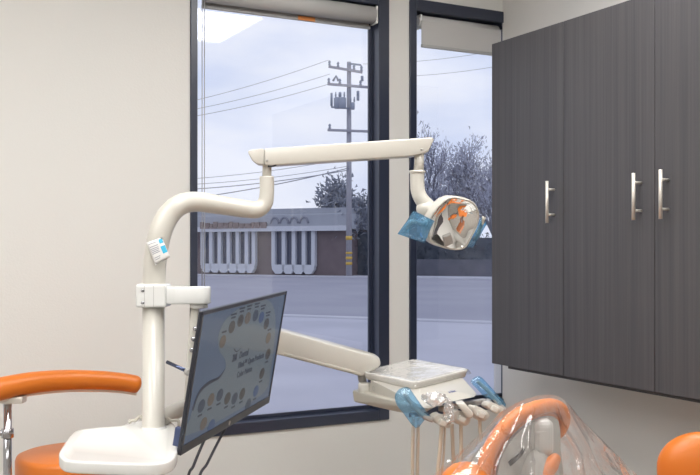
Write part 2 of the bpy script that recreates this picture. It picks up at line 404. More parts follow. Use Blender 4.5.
b = NB(); tube(b, catmull([P(417.3, 171, DL), P(417.2, 182, DL), P(418.5, 193, DL), P(423.5, 202, DL), P(430, 209, DL+.005), P(437, 215, DL+.01)], 6), [7.2*DL/F]*3+[7.6*DL/F, 8.5*DL/F, 9*DL/F], 22)
ellipsoid(b, P(425.5, 208.5, DL), .026, .026, .026, RGT, FWD, UP)
lathe(b, [(7.9*DL/F, -.004), (8.2*DL/F, 0), (7.9*DL/F, .004)], P(417.3, 172, DL), UP, 22); obj('drop_elbow', b, M['cream'], t)
# lamp head: shallow dish whose mirror looks up and to the right
LN = (-FWD*.90 + RGT*.36 - UP*.44).normalized()
LC = P(452, 221, DL-.02)
lx = (RGT - LN*RGT.dot(LN)).normalized(); ly = LN.cross(lx)
rim_px = [(432, 213.5), (440, 203.5), (449, 197.2), (460, 197.6), (470, 200.5), (476.5, 206), (479, 215), (477, 226), (471, 238), (465, 247.5), (456, 250), (444, 248), (433, 243.5), (428.5, 237), (429, 224)]
rim = catmull([PP(x, y, LC, LN) for x, y in rim_px], 4, True)
cen = sum(rim, V((0, 0, 0)))/len(rim)
def ring_shell(bm, specs, close_last=True, back=1):
    n = len(rim); rings = []
    for s, off in specs: rings.append([bm.verts.new(cen+(p-cen)*s+LN*off-(ly*.30+lx*.12)*max(0, -off-.004)*back) for p in rim])
    for i in range(len(specs)-1):
        for k in range(n):
            f = bm.faces.new((rings[i][k], rings[i][(k+1) % n], rings[i+1][(k+1) % n], rings[i+1][k])); f.smooth = True
    if close_last: bm.faces.new(rings[-1])
b = NB(); ring_shell(b, [(.93, 0), (.965, .004), (1.0, .002), (1.02, -.006), (1.015, -.024), (.95, -.042), (.72, -.06), (.35, -.07)])
bmesh.ops.recalc_face_normals(b, faces=b.faces[:]); head = obj('lamp_head', b, M['cream'], t)
b = NB(); ring_shell(b, [(.955, .0005), (.8, -.011), (.6, -.0205), (.4, -.027), (.2, -.0305), (.05, -.0315)], True, 0); obj('reflector', b, M['mirror'], head, 'concave mirror reflector')
b = NB(); bc = PP(447, 239, LC, LN)
obox(b, bc+LN*.004-ly*.0, (lx*.85+ly*.25), LN, (ly-lx*.25), (.026, .012, .034), .003); obj('bulb_shield', b, M['shell'], head, 'grey bulb shield across the mirror')
b = NB(); tube(b, catmull([PP(431, 222, LC, LN)-LN*.02, PP(424, 225, LC, LN)-LN*.005, PP(411, 222, LC, LN), PP(403, 232, LC, LN)], 5), .007, 12); obj('handle', b, M['creamd'], head)
b = NB(); tube(b, catmull([PP(476, 240, LC, LN)-LN*.01, PP(478, 234, LC, LN), PP(484, 217, LC, LN)], 5), .0055, 12); obj('handle', b, M['creamd'], head)

def film(name, pts, n, th, m, label, cat, group=None, amp=.003, sc=40, grid=10):
    """thin crumpled pouch of film: a front and a back skin over the outline pts (4 corners, looped)"""
    b = NB()
    def skin(sign):
        def fn(u, v):
            p = lerp(lerp(pts[0], pts[1], u), lerp(pts[3], pts[2], u), v)
            e = (1-(2*u-1)**4)*(1-(2*v-1)**4)
            return p + n*sign*(th*e) + n*amp*noise.noise(p*sc)
        return fn
    sheet(b, skin(1), grid, grid, False); sheet(b, skin(-1), grid, grid, False)
    bmesh.ops.remove_doubles(b, verts=b.verts[:], dist=2e-4)
    for f in b.faces: f.smooth = True
    return tag(obj(name, b, m), label, cat, group)
film('barrier_film', [PP(x, y, LC+LN*.016, LN) for x, y in ((397.5, 234), (413.5, 210.3), (434.5, 221), (424.5, 243))], LN, .011, M['bluedeep'], 'blue barrier film wrapped on the left handle of the operating light', 'plastic film', 'blue films on the operating light')
film('barrier_film', [PP(481, 217, LC, LN), PP(487, 223, LC, LN), PP(473, 247.5, LC, LN), PP(466, 247, LC, LN)], LN, .008, M['bluedeep'], 'narrow blue barrier film on the right handle of the operating light', 'plastic film', 'blue films on the operating light')

# sachet taped to the post
sn = (-FWD*.98+RGT*.1+UP*.05).normalized(); sc0 = P(158, 251, DP-.035)
SQ = [PP(146, 242.5, sc0, sn), PP(162, 237.3, sc0, sn), PP(170.3, 257, sc0, sn), PP(155.3, 265.3, sc0, sn)]
t = thing('sachet', 'small white paper packet with blue print stuck on the light post', 'packet', sc0)
b = NB(); film_th = .003
def sk(sg): return lambda u, v: lerp(lerp(SQ[0], SQ[1], u), lerp(SQ[3], SQ[2], u), v)+sn*sg*film_th*(1-(2*u-1)**4)*(1-(2*v-1)**4)
sheet(b, sk(1), 8, 8); sheet(b, sk(-1), 8, 8); bmesh.ops.remove_doubles(b, verts=b.verts[:], dist=1e-5)
bmesh.ops.recalc_face_normals(b, faces=b.faces[:]); obj('packet', b, M['paper'], t)
def sq(u, v): return lerp(lerp(SQ[0], SQ[1], u), lerp(SQ[3], SQ[2], u), v)+sn*(.0006+film_th*(1-(2*u-1)**4)*(1-(2*v-1)**4))
b = NB()
for u0, u1, v0, v1 in ((.74, .97, .05, .25), (.70, .98, .38, .72)):
    sheet(b, lambda u, v: sq(lerp(u0, u1, u), lerp(v0, v1, v)), 4, 4)
obj('blue_print', b, M['cyan'], t, 'light blue printed blocks')
b = NB()
for k, (u0, u1, v) in enumerate([(.1, .55, .10), (.1, .62, .24), (.1, .6, .33), (.1, .6, .40), (.1, .55, .47), (.1, .58, .54), (.12, .5, .72), (.12, .45, .80)]):
    sheet(b, lambda u, w: sq(lerp(u0, u1, u), lerp(v, v+.03, w)), 4, 1)
obj('grey_print', b, M['ink'], t, 'rows of fine grey print')

# ================================================================ MONITOR BRACKET
hx_ = RGT; 
t = thing('monitor_bracket', 'white clamp bracket on the post carrying the screen arm', 'bracket', P(153.5, 306, DP))
b = NB(); c0 = P(153.8, 295.2, DP); k_ = DP/F
obox(b, c0, RGT, FWD, UP, (30*k_, .076, 23*k_), .006, 3); cl = obj('clamp', b, M['white'], t)
b = NB()
for px in (147.8, 156.8): obox(b, P(px, 295.2, DP)-FWD*.0376, RGT, FWD, UP, (.001, .0016, 21*k_))
obj('seam', b, M['greyp'], cl)
for py in (290, 302):
    b = NB(); lathe(b, [(.0042, 0), (.0042, .002), (.002, .003)], P(146, py, DP)-FWD*.037, -FWD, 12); obj('bolt', b, M['chrome'], cl)
b = NB(); prism(b, catmull([P(168, 290+5, DP)-FWD*.03, P(200, 295, DP)-FWD*.03, P(209, 295, DP)-FWD*.018, P(210.5, 295, DP), P(209, 295, DP)+FWD*.018, P(200, 295, DP)+FWD*.03, P(168, 295, DP)+FWD*.03], 3, True), UP*17*k_, .003, 2); obj('arm', b, M['white'], t)
b = NB(); lathe(b, [(.022, 0), (.022, .011), (.012, .012)], P(199, 308, DP), UP, 20); obj('collar', b, M['white'], t)
b = NB(); prism(b, [P(191.5, 307, DP+.005), P(199.5, 307, DP+.005), P(198, 330, DP+.005), P(194, 372, DP+.005), P(190, 400, DP+.005), P(184.5, 400, DP+.005), P(188.5, 345, DP+.005)], FWD*.03, .004, 2); obj('hanger', b, M['cream'], t)
for px, py in ((195.5, 328.5), (193.5, 339), (192, 350)):
    b = NB(); lathe(b, [(.006, 0), (.006, .006), (.003, .008)], P(px, py, DP-.012), -FWD, 14); obj('bolt', b, M['chrome'], t)
b = NB(); tube(b, [P(167, 362, DP-.03), P(187, 371.2, DP-.06)], .0046, 14); obj('tilt_lever', b, M['darkchrome'], t)
b = NB(); lathe(b, [(.0045, -.002), (.009, -.001), (.009, .008), (.004, .009)], P(187.5, 371.8, DP-.06), -FWD+RGT*.4, 16); tube(b, [P(187.5, 371.8, DP-.06), P(191, 372, DP)], .004, 8); obj('lever_joint', b, M['greyp'], t)
b = NB(); tube(b, [P(191, 306, DP+.03), P(190.8, 320, DP+.03), P(190.2, 336, DP+.02)], .0028, 8); obj('cable', b, M['cable'], t)

# ================================================================ MONITOR
mc = [(-.323, 2.05, -.134), (-.180, 2.659, -.116), (-.233, 2.68, -.436), (-.376, 2.071, -.454)]
Q = [CR(x, d, EYE+z) for x, d, z in mc]
mu = (Q[1]-Q[0]).normalized(); mv = (Q[0]-Q[3]).normalized(); mn = mu.cross(mv).normalized()
if mn.dot(ORI-Q[0]) < 0: mn = -mn
MW, MH = (Q[1]-Q[0]).length, (Q[0]-Q[3]).length
mcen = sum(Q, V((0, 0, 0)))/4
t = thing('monitor', 'flat black monitor showing a tooth shade palette beside the light post', 'monitor', V((mcen.x, mcen.y, Q[3].z)))
b = NB(); obox(b, mcen-mn*.0045, mu, mn, mv, (MW, .008, MH), .0015, 1)
obox(b, mcen-mn*.018+mu*.02, mu, mn, mv, (MW*.62, .022, MH*.66), .008, 2); obj('housing', b, M['dark'], t)
def S(u, v, off=.0): return Q[3]+mu*(u*MW)+mv*(v*MH)+mn*off
def SP(px, py, off=0): return PP(px, py, Q[0]+mn*off, mn)
b = NB(); fm = .012
for (u0, u1, v0, v1) in ((0, 1, 0, .065), (0, 1, .972, 1), (0, .014, .065, .972), (.986, 1, .065, .972)):
    obox(b, S((u0+u1)/2, (v0+v1)/2, .0008), mu, mn, mv, ((u1-u0)*MW, .003, (v1-v0)*MH), .0006, 1)
obj('bezel', b, M['dark'], t)
def screen_mat(n, c, e): 
    m = mat(n, tuple(x*.18 for x in c), .22, spec=.18, emit=c, es=e*.66); return m
scr = [screen_mat('screen_blue_grey', (.115, .155, .235), .75), screen_mat('screen_pale', (.165, .20, .235), .75), screen_mat('screen_brown', (.075, .072, .075), .75),
       screen_mat('screen_steel', (.06, .078, .115), .75), screen_mat('screen_tan', (.15, .125, .11), .75), screen_mat('screen_blue', (.07, .11, .22), .75), screen_mat('screen_ink', (.045, .052, .08), .75), screen_mat('screen_warm', (.235, .245, .245), .75)]
b = NB()
def poly(pts, mi):
    f = b.faces.new([b.verts.new(p) for p in pts]); f.material_index = mi
    if f.normal.length == 0: f.normal_update()
    if f.normal.dot(mn) < 0: f.normal_flip()
poly([S(.014, .065, .0004), S(.986, .065, .0004), S(.986, .972, .0004), S(.014, .972, .0004)], 0)
swoosh = [(186, 436), (190, 418), (194, 404), (202, 387), (211, 380), (219, 376.5), (225, 369), (225, 360), (220, 352), (218, 343), (219, 333), (224, 322), (233, 312.5), (245, 305.5), (257, 301), (267, 300), (273, 306), (275.5, 320), (274, 345), (270.5, 371), (266, 390), (240, 409)]
poly(catmull([SP(x, y, .0007) for x, y in swoosh], 4, True), 1)
sl = catmull([SP(x, y, .001) for x, y in [(192, 410), (197, 395), (203, 386), (211, 380), (219, 376.5), (225, 369)]], 5)
sl2 = catmull([SP(x, y, .001) for x, y in [(193.3, 411), (198, 397), (204, 388.6), (211.6, 383), (219.5, 378.5), (225, 369.5)]], 5)
for i in range(len(sl)-1): poly([sl[i], sl[i+1], sl2[i+1], sl2[i]], 6)
ov = [(222.8, 341.5, 4), (232, 327, 2), (240.6, 320.6, 2), (247.8, 318, 4), (255.6, 315.6, 3), (261.5, 317.3, 5), (266.5, 323.8, 2), (268.3, 338, 4), (268, 354, 2), (262, 373.5, 2), (256, 391, 5), (248.2, 404.3, 3),
      (242.3, 393.7, 2), (234.7, 398.4, 3), (227.5, 398.3, 2), (220, 395, 3), (211, 399.6, 4), (201.5, 406, 3), (203.6, 423.7, 4), (211.5, 425.7, 5)]
def inside(p): q = p-Q[3]; return .02*MW < q.dot(mu) < .98*MW and q.dot(mv) > .07*MH
for x, y, mi in ov:
    c = SP(x, y, .0011); poly([c+mu*(.0215*math.cos(a))+mv*(.0155*math.sin(a)) for a in [2*math.pi*k/20 for k in range(20)]], mi)
    for dv, w in ((.023, .03),) if y < 345 else ((-.0225, .026),):
        c2 = c+mv*dv
        if inside(c2-mv*.004): poly([c2-mu*w/2-mv*.002, c2+mu*w/2-mv*.002, c2+mu*w/2+mv*.0025, c2-mu*w/2+mv*.0025], 6)
    if y < 330:
        c2 = c+mv*.031; poly([c2-mu*.02-mv*.002, c2+mu*.02-mv*.002, c2+mu*.02+mv*.0025, c2-mu*.02+mv*.0025], 6)
hk = catmull([SP(x, y, .0011) for x, y in [(234.2, 348), (236.5, 351), (239.5, 349.5), (242, 346)]], 4)
for i in range(len(hk)-1):
    w = .0035*(1-i/len(hk)); poly([hk[i]-mv*w, hk[i+1]-mv*w, hk[i+1], hk[i]], 6)
sp = obj('screen_picture', b, scr, t, 'lit screen with a ring of shade samples')
def text(name, body, p, xa, ya, size, m, parent, bold=0, ext=.0001, align='LEFT'):
    cu = bpy.data.curves.new(name, 'FONT'); cu.body = body; cu.size = size; cu.extrude = ext; cu.offset = bold; cu.align_x = align
    o0 = bpy.data.objects.new('tmp', cu); COL.objects.link(o0); dg = bpy.context.evaluated_depsgraph_get(); dg.update()
    me = bpy.data.meshes.new_from_object(o0.evaluated_get(dg)); COL.objects.unlink(o0); bpy.data.objects.remove(o0)
    za = xa.cross(ya)
    R = Matrix((xa.normalized(), ya.normalized(), za.normalized())).transposed().to_4x4()
    me.transform(Matrix.Translation(p-root_loc(parent)) @ R); me.materials.clear(); me.materials.append(m)
    o = bpy.data.objects.new(name, me); COL.objects.link(o); o.parent = parent; return o
text('screen_lettering', '3M', SP(232, 362, .0012), mu, mv, .025, scr[6], sp, .001)
text('screen_lettering', 'Dental', SP(239.2, 358.6, .0012), mu, mv, .025, scr[6], sp, .0003)
text('screen_lettering', 'Filtek\u2122 Open Products', SP(238, 368.5, .0012), mu, mv, .021, scr[6], sp, .0005)
text('screen_lettering', 'Color Palette', SP(236.8, 378, .0012), mu, mv, .021, scr[6], sp, .0003)
b = NB(); lathe(b, [(.006, 0), (.006, .0006)], S(.48, .032, .0022), mn, 20); obj('round_emblem', b, M['greyp'], t, 'tiny pale round mark on the lower bezel')
b = NB(); obox(b, S(.012, .12, -.014), mu, mn, mv, (.014, .014, .042), .001, 1); obj('side_port', b, M['portblue'], t, 'blue port on the side of the screen')
b = NB(); obox(b, mcen-mn*.055, mu, mn, mv, (.11, .03, .11), .004, 1)
tube(b, [mcen-mn*.06, P(192, 372, DP+.01)], .012, 12); obj('mount', b, M['greyp'], t)
for (x0, y0), (x1, y1), dd in (((205.5, 436), (187, 482), 2.22), ((224, 430), (198, 482), 2.3)):
    b = NB(); e = P(x1, y1, dd-.03)
    tube(b, catmull([SP(x0+2, y0-3, -.012), lerp(SP(x0, y0, -.012), e, .33), lerp(SP(x0, y0, -.012), e, .66), e, lerp(e, V((e.x-.05, e.y, .5)), .5), V((e.x-.05, e.y, .5)), V((e.x-.05, e.y+.02, .012)), V((e.x-.09, e.y+.1, .006))], 6), .0035, 8); obj('cable', b, M['cable'], t)

# ================================================================ TRAY TABLE ON THE POST
ZT = .957
t = thing('tray_table', 'white plastic side tray with rounded corners fixed round the light post', 'tray table', pole_c+UP*ZT)
tp = [(59, 452.5), (64, 444), (72, 433.5), (80, 429.6), (97, 427.5), (120, 425.8), (127, 423.5), (134, 421.2), (150, 419.8), (168, 421), (175, 425), (176.5, 433), (177.5, 446), (177, 453), (172, 459.5), (160, 463.2), (140, 463.8), (100, 462.6), (70, 461), (61.5, 458)]
top = catmull([PZ(x, y, ZT) for x, y in tp], 4, True)
b = NB(); prism(b, top, UP*.026, .006, 3, center=False)
tc_ = sum(top, V((0, 0, 0)))/len(top)
for v in b.verts: v.co.z -= .026
up = [f for f in b.faces if f.normal.z > .99 and f.calc_area() > .02]
r = bmesh.ops.inset_region(b, faces=up, thickness=.008, depth=0)
r = bmesh.ops.inset_region(b, faces=up, thickness=.005, depth=-.003)
obj('tray', b, M['white'], t)
b = NB(); lathe(b, [(rp+.001, -.05), (rp+.012, -.05), (rp+.014, -.026), (rp+.004, -.002), (rp+.001, .002)], pole_c+UP*ZT, UP, 28); obj('mounting_ring', b, M['white'], t)
for pts in ([(129, 423), (131, 420.5), (135, 420.8), (138, 418), (140.5, 416), (142, 419)], [(164.5, 418), (168, 417.5), (171, 420.5), (175, 420), (178.5, 421), (179, 426)]):
    b = NB(); tube(b, catmull([P(x, y, DP+.02) for x, y in pts], 4), .004, 8); obj('hook', b, M['creamd'], t, 'small wavy holder on the back edge')

# ================================================================ DELIVERY UNIT
ZP = 1.4-.36
t = thing('delivery_unit', 'cream instrument delivery unit on a sloping arm under the window sill', 'delivery unit', P(400, 400, 2.7))
b = NB(); tube(b, [P(153.5, 424, DP+.01), P(172, 413, DP+.09), P(200, 400.5, DP+.22), P(232, 387, 2.74)], [.019, .021, .022, .022], 20)
obj('link_arm', b, M['cream'], t)
b = NB(); lathe(b, [(.02, 0), (.03, .01), (.03, .16), (.024, .17)], P(232, 391, 2.74), UP, 24); obj('elbow', b, M['cream'], t)
AS = lambda px, py: P(px, py, 2.74+(px-232)*.00006)
arm = [AS(222, 315), AS(285, 330.2), AS(372, 354), AS(378.5, 357.5), AS(380.5, 361), AS(379.5, 365), AS(362, 375), AS(340, 369.2), AS(285, 355), AS(222, 340)]
b = NB(); prism(b, arm, (FWD-RGT*.0)*.075, .008, 3); sa = obj('spring_arm', b, M['cream'], t)
b = NB(); prism(b, [AS(285, 351), AS(345, 366.5), AS(361, 371), AS(361, 374.2), AS(345, 369.8), AS(285, 354.6)], FWD*.0765, .001, 1); obj('lower_cover', b, M['creamd'], sa)
b = NB(); tube(b, [P(361, 371, 2.74), P(362, 379, 2.74), P(364, 386, 2.76)], .012, 14); obj('knuckle', b, M['greyp'], t)
b = NB(); lathe(b, [(.017, 0), (.0185, .003), (.0185, .032), (.015, .036)], P(364.5, 395, 2.72), UP, 24); obj('pivot', b, M['cream'], t)
zs = 1.4-.405
b = NB()
hull(b, [PZ(371, 380, 1.4-.372), PZ(419, 389, 1.4-.372), PZ(463, 378.5, 1.4-.372), PZ(415, 366, 1.4-.372),
         PZ(368.5, 393.5, 1.4-.415), PZ(424, 407, 1.4-.405), PZ(454, 401, 1.4-.402), PZ(474, 397, 1.4-.4), PZ(477, 394, 1.4-.395), PZ(440, 378, 1.4-.41)], .006, 3)
bd = obj('body', b, M['cream'], t)
b = NB()
hull(b, [PZ(352, 390, 1.4-.41), PZ(428, 409, 1.4-.405), PZ(443, 402, 1.4-.405), PZ(380, 383, 1.4-.41), PZ(353.5, 402, 1.4-.445), PZ(401, 413, 1.4-.445), PZ(425, 412.5, 1.4-.435), PZ(440, 404, 1.4-.435), PZ(382, 394, 1.4-.445)], .005, 3)
obj('lower_shelf', b, M['creamd'], t)
# round badge and lettering
fa = (PZ(424, 407, 1.4-.405)-PZ(368.5, 393.5, 1.4-.415)).normalized(); fn_ = fa.cross(UP).normalized()
if fn_.dot(ORI-PZ(400, 400, 1)) < 0: fn_ = -fn_
l0 = (PZ(371, 380, 1.4-.372)+PZ(368.5, 393.5, 1.4-.415))/2
fN = (PZ(419, 389, 1.4-.372)-PZ(368.5, 393.5, 1.4-.415)).cross(PZ(424, 407, 1.4-.405)-PZ(371, 380, 1.4-.372)).normalized()
if fN.dot(ORI-l0) < 0: fN = -fN
from mathutils.bvhtree import BVHTree
off_ = root_loc(bd); bvh = BVHTree.FromPolygons([v.co+off_ for v in bd.data.vertices], [list(p.vertices) for p in bd.data.polygons])
def hit(px, py):
    h = bvh.ray_cast(ORI, ray(px, py).normalized()); return h[0], h[1]
bp_, fN = hit(374.2, 388.6); fN = fN if fN.dot(ray(374, 389)) < 0 else -fN
fa = (fa-fN*fa.dot(fN)).normalized()
b = NB(); n_ = 24
for i in range(n_):
    a0, a1 = 2*math.pi*i/n_, 2*math.pi*(i+1)/n_; xa = fa; ya = fN.cross(fa)
    pt = lambda a, r: bp_+fN*.0016+(xa*math.cos(a)+ya*math.sin(a))*r
    b.faces.new([b.verts.new(p) for p in (pt(a0, .0062), pt(a1, .0062), pt(a1, .0078), pt(a0, .0078))])
b.faces.new([b.verts.new(bp_+fN*.0016+xa*x+(fN.cross(fa))*y) for x, y in ((-.003, -.0035), (-.0018, -.0035), (.003, .0035), (.0018, .0035))])
obj('round_badge', b, M['greyp'], bd, 'small round grey badge')
(ta, pN), (tb, _n) = hit(449.5, 393.4), hit(461, 391.1)
if pN.dot(ray(449, 392)) > 0: pN = -pN
xa = (tb-ta).normalized(); ya = pN.cross(xa).normalized()
if ya.z < 0: ya = -ya
text('maker_lettering', 'a\u00b7dec', ta+pN*.0012, xa, ya, .015, M['inkblue'], bd, 0, .0004)
# instrument holders and hoses
HO = lambda x, y: (420+x/6.33, 370+y/6.33)
holders = [([(75, 290), (110, 272), (165, 300), (176, 335), (165, 365), (120, 345), (70, 318)], 2.42),
           ([(195, 270), (215, 250), (270, 265), (300, 290), (295, 330), (260, 350), (200, 315)], 2.44),
           ([(320, 240), (335, 222), (390, 245), (420, 270), (415, 300), (375, 320), (330, 280)], 2.50),
           ([(408, 215), (430, 197), (480, 220), (510, 235), (497, 270), (460, 260), (412, 235)], 2.54)]
for pts, d in holders:
    b = NB(); prism(b, catmull([P(*HO(x, y), d) for x, y in pts], 3, True), (FWD-RGT*.5).normalized()*.03, .006, 3)
    cx_, cy_ = sum(p[0] for p in pts)/len(pts), sum(p[1] for p in pts)/len(pts)
    q = P(*HO(cx_+18, cy_+16), d-.018); obox(b, q, RGT+UP*-.5, FWD, UP+RGT*.5, (.022, .02, .018), .005, 2)
    tube(b, [P(*HO(cx_-10, cy_-10), d+.01), P(*HO(cx_-25, cy_-35), d+.09)], .008, 10)
    obj('instrument_holder', b, M['cream'], t)
b = NB(); prism(b, [P(*HO(x, y), 2.43) for x, y in [(222, 205), (275, 198), (330, 262), (326, 298), (290, 288)]], FWD*.05, .004, 2); obj('holder_bracket', b, M['cream'], t)
b = NB(); obox(b, P(463, 405, 2.57), (P(490, 400, 2.63)-P(435, 410, 2.5)), UP, (P(490, 400, 2.63)-P(435, 410, 2.5)).cross(UP), (.17, .014, .02), .003, 2); obj('holder_rail', b, M['greyp'], t)
HB = P(515, 475, 2.05)
for pts, d, r_ in (([(441.5, 426), (440, 450), (437.5, 480)], 2.42, .0052), ([(445, 427), (444, 452), (442, 480)], 2.43, .003), ([(452, 424), (453, 450), (455, 480)], 2.46, .0052), ([(461, 424), (461, 450), (460, 480)], 2.44, .0052), ([(479.5, 418), (481, 440), (484, 470)], 2.50, .0052), ([(413.5, 415), (412.8, 440), (412.5, 480)], 2.44, .0046), ([(418.5, 418), (418, 440), (417.5, 480)], 2.45, .0046)):
    b = NB(); w = [P(x, y, d) for x, y in pts]; e = w[-1]; px_ = pts[0][0]
    w += [V((e.x, e.y-.01, .66)), V((e.x+.03, e.y-.05, .52)), V((lerp(e.x, HB.x, .6), lerp(e.y, HB.y, .6), .40)), V((HB.x+(px_-440)*.0008, HB.y, .38))]
    tube(b, catmull(w, 6), r_, 10); obj('hose', b, M['hose'], t)

# instrument tray and film
tn = [PZ(361.5, 374, ZP), PZ(415, 385.2, ZP), PZ(470, 371.8, ZP), PZ(414, 361.6, ZP)]
tcn = sum(tn, V((0, 0, 0)))/4
def rr_loop(q, k):      # rounded quadrilateral
    out = []
    for i in range(4):
        p, a, c = q[i], q[i-1], q[(i+1) % 4]
        p0 = p+(a-p).normalized()*k; p1 = p+(c-p).normalized()*k
        for j in range(5):
            s = j/4; out.append(p0*(1-s)**2+p*2*s*(1-s)+p1*s*s)
    return out
lp = rr_loop(tn, .028)
b = NB(); n = len(lp); rings = []
for s, z in ((.90, -.014), (.955, -.014), (1.0, .004), (1.0, .008), (.975, .008), (.93, -.008), (.90, -.0085)):
    rings.append([b.verts.new(tcn+(p-tcn)*s+UP*z) for p in lp])
for i in range(len(rings)-1):
    for k in range(n):
        f = b.faces.new((rings[i][k], rings[i][(k+1) % n], rings[i+1][(k+1) % n], rings[i+1][k])); f.smooth = True
b.faces.new(rings[0][::-1]); b.faces.new(rings[-1]); bmesh.ops.recalc_face_normals(b, faces=b.faces[:])
tag(obj('instrument_tray', b, M['steel']), 'pale metal instrument tray on top of the delivery unit', 'tray')
b = NB(); lq = [tcn+(p-tcn)*1.03 for p in tn]
def wf(u, v):
    p = lerp(lerp(lq[0], lq[1], u), lerp(lq[3], lq[2], u), v); e = max(abs(2*u-1), abs(2*v-1))
    return p+UP*(.0105+.003*noise.noise(p*26)-(.016*max(0, (e-.93)/.07)))
sheet(b, wf, 34, 34); tag(obj('tray_wrap', b, M['wrap']), 'clear plastic film stretched over the metal instrument tray', 'plastic film')

# blue sleeves and crumpled film on the unit
def outline_film(name, px, d, ext, m, label, cat, group, inner=None):
    nn = (-FWD+RGT*.2+UP*.15).normalized(); p0 = P(px[0][0], px[0][1], d)
    lp_ = catmull([PP(x, y, p0, nn) for x, y in px], 3, True); c = sum(lp_, V((0, 0, 0)))/len(lp_)
    b = NB(); n = len(lp_)
    for sg in (1, -1):
        rings = []
        for s, h in ((1, 0), (.92, .35), (.75, .7), (.5, .9), (.2, 1.0)):
            rings.append([b.verts.new(c+(p-c)*s+nn*sg*ext*h+nn*.004*(1-s)*noise.noise(p*90)) for p in lp_])
        for i in range(4):
            for k in range(n): 
                f = b.faces.new((rings[i][k], rings[i][(k+1) % n], rings[i+1][(k+1) % n], rings[i+1][k])); f.smooth = True
        b.faces.new(rings[-1])
    bmesh.ops.remove_doubles(b, verts=b.verts[:], dist=1e-5); bmesh.ops.recalc_face_normals(b, faces=b.faces[:])
    return tag(obj(name, b, m), label, cat, group)
outline_film('instrument_sleeve', [(394.8, 396), (399.5, 389), (408, 387.4), (413, 393), (422, 406), (432, 418.5), (424.8, 419.8), (416, 428.5), (403.5, 413.5), (397, 405.5)], 2.40, .012, M['blue'], 'wide blue plastic sleeve hanging at the near left corner of the delivery unit', 'plastic sleeve', 'blue sleeves on the delivery unit')
outline_film('instrument_sleeve', [(470.5, 381), (479, 376), (488, 384), (497, 394), (506, 404), (502, 410), (496, 401.6), (485, 397), (475, 387)], 2.55, .011, M['blue'], 'slim blue plastic sleeve over the instrument at the right end of the delivery unit', 'plastic sleeve', 'blue sleeves on the delivery unit')
for pts, d, lb in (([(477, 381), (488, 391), (500, 405), (504, 410)], 2.555, 'slim handpiece inside the right blue sleeve'), ([(404, 393), (412, 404), (424, 416), (433, 420)], 2.405, 'slim handpiece inside the wide left blue sleeve')):
    b = NB(); tube(b, catmull([P(x, y, d) for x, y in pts], 5), [.005, .006, .007, .007], 12); tag(obj('handpiece', b, M['shell']), lb, 'dental instrument', 'handpieces resting on the delivery unit')
b = NB(); ellipsoid(b, P(434, 398, 2.39), .032, .018, .016, RGT, FWD, UP, 4); ellipsoid(b, P(449, 412, 2.40), .012, .012, .034, RGT, FWD, UP, 4)
for v in b.verts:
    q = v.co*70; v.co += V((noise.noise(q), noise.noise(q+V((9, 3, 1))), noise.noise(q+V((2, 8, 5)))))*.010
for f in b.faces: f.smooth = False
tag(obj('crumpled_film', b, M['crumple']), 'crumpled clear plastic bunched on the front of the delivery unit', 'plastic film')

# ================================================================ ORANGE STOOL, LEFT
so = P(75.5, 455, 2.72)
ZS = PZ(72, 452, 0).z
zs = 1.4-(452-250)/F*2.72
so = V((so.x, so.y, 0))
t = thing('assistant_stool', 'orange assistant stool with a curved padded body rest on a chrome post', 'stool', so)
RS = .166
b = NB(); lathe(b, [(.02, zs-.075), (RS-.012, zs-.075), (RS-.002, zs-.068), (RS, zs-.055), (RS, zs-.014), (RS-.004, zs-.004), (RS-.014, zs), (.01, zs+.003)], so, UP, 48); obj('seat', b, M['orange'], t)
b = NB(); lathe(b, [(.10, zs-.095), (.10, zs-.075)], so, UP, 24); tube(b, [so+UP*.09, so+UP*(zs-.09)], .025, 18); obj('gas_column', b, M['chrome'], t)
b = NB()
for k in range(5):
    a = 2*math.pi*k/5+.3; dv = V((math.cos(a), math.sin(a), 0)); tube(b, [so+UP*.10, so+dv*.15+UP*.09, so+dv*.26+UP*.065], [.03, .022, .016], 10)
obj('star_base', b, M['chrome'], t)
for k in range(5):
    a = 2*math.pi*k/5+.3; dv = V((math.cos(a), math.sin(a), 0)); c = so+dv*.26
    b = NB(); lathe(b, [(.024, -.018), (.026, 0), (.024, .018)], c+UP*.026, dv.cross(UP), 16); tube(b, [c+UP*.03, c+UP*.07], .008, 8); obj('caster', b, M['black'], t)
rest = [P(-40, 398, 2.5), P(-18, 393, 2.5), P(2, 388.5, 2.52), P(30, 383, 2.58), P(65, 380, 2.66), P(100, 380.3, 2.72), P(125, 382.5, 2.76), P(140, 385.5, 2.78)]
rc = catmull(rest, 6); b = NB(); nR = len(rc)
rs = [lerp(.0335, .0265, min(1, i/(nR-8))) for i in range(nR)]; rs[-1] = .014; rs[-2] = .022; rs[-3] = .0255; rs[0] = .015; rs[1] = .026
tube(b, rc, rs, 22); obj('body_rest', b, M['orange'], t)
b = NB(); tube(b, [p-UP*(rs[i]*.93) for i, p in enumerate(rc) if 4 < i < nR-2], .0085, 10); obj('rest_plate', b, M['nickel'], t)
pc = P(7.5, 420, 2.54); pz = P(7.5, 404, 2.54).z
b = NB(); tube(b, [V((pc.x, pc.y, .55)), V((pc.x, pc.y, pz))], .0115, 18); tube(b, [V((pc.x, pc.y, .55)), V((pc.x, pc.y, .70))], .017, 18); obj('rest_post', b, M['chrome'], t)
b = NB(); obox(b, P(14, 399.5, 2.545), RGT, FWD, UP-RGT*.0, (.058, .04, .018), .003, 2); obj('rest_bracket', b, M['nickel'], t)
b = NB(); lathe(b, [(.014, -.013), (.0165, -.012), (.0165, .012), (.014, .013)], P(7.5, 433, 2.54), UP, 18); tube(b, [P(7.5, 433, 2.54), P(-6, 433, 2.53)], .008, 10); obj('clamp_knob', b, M['chrome'], t)
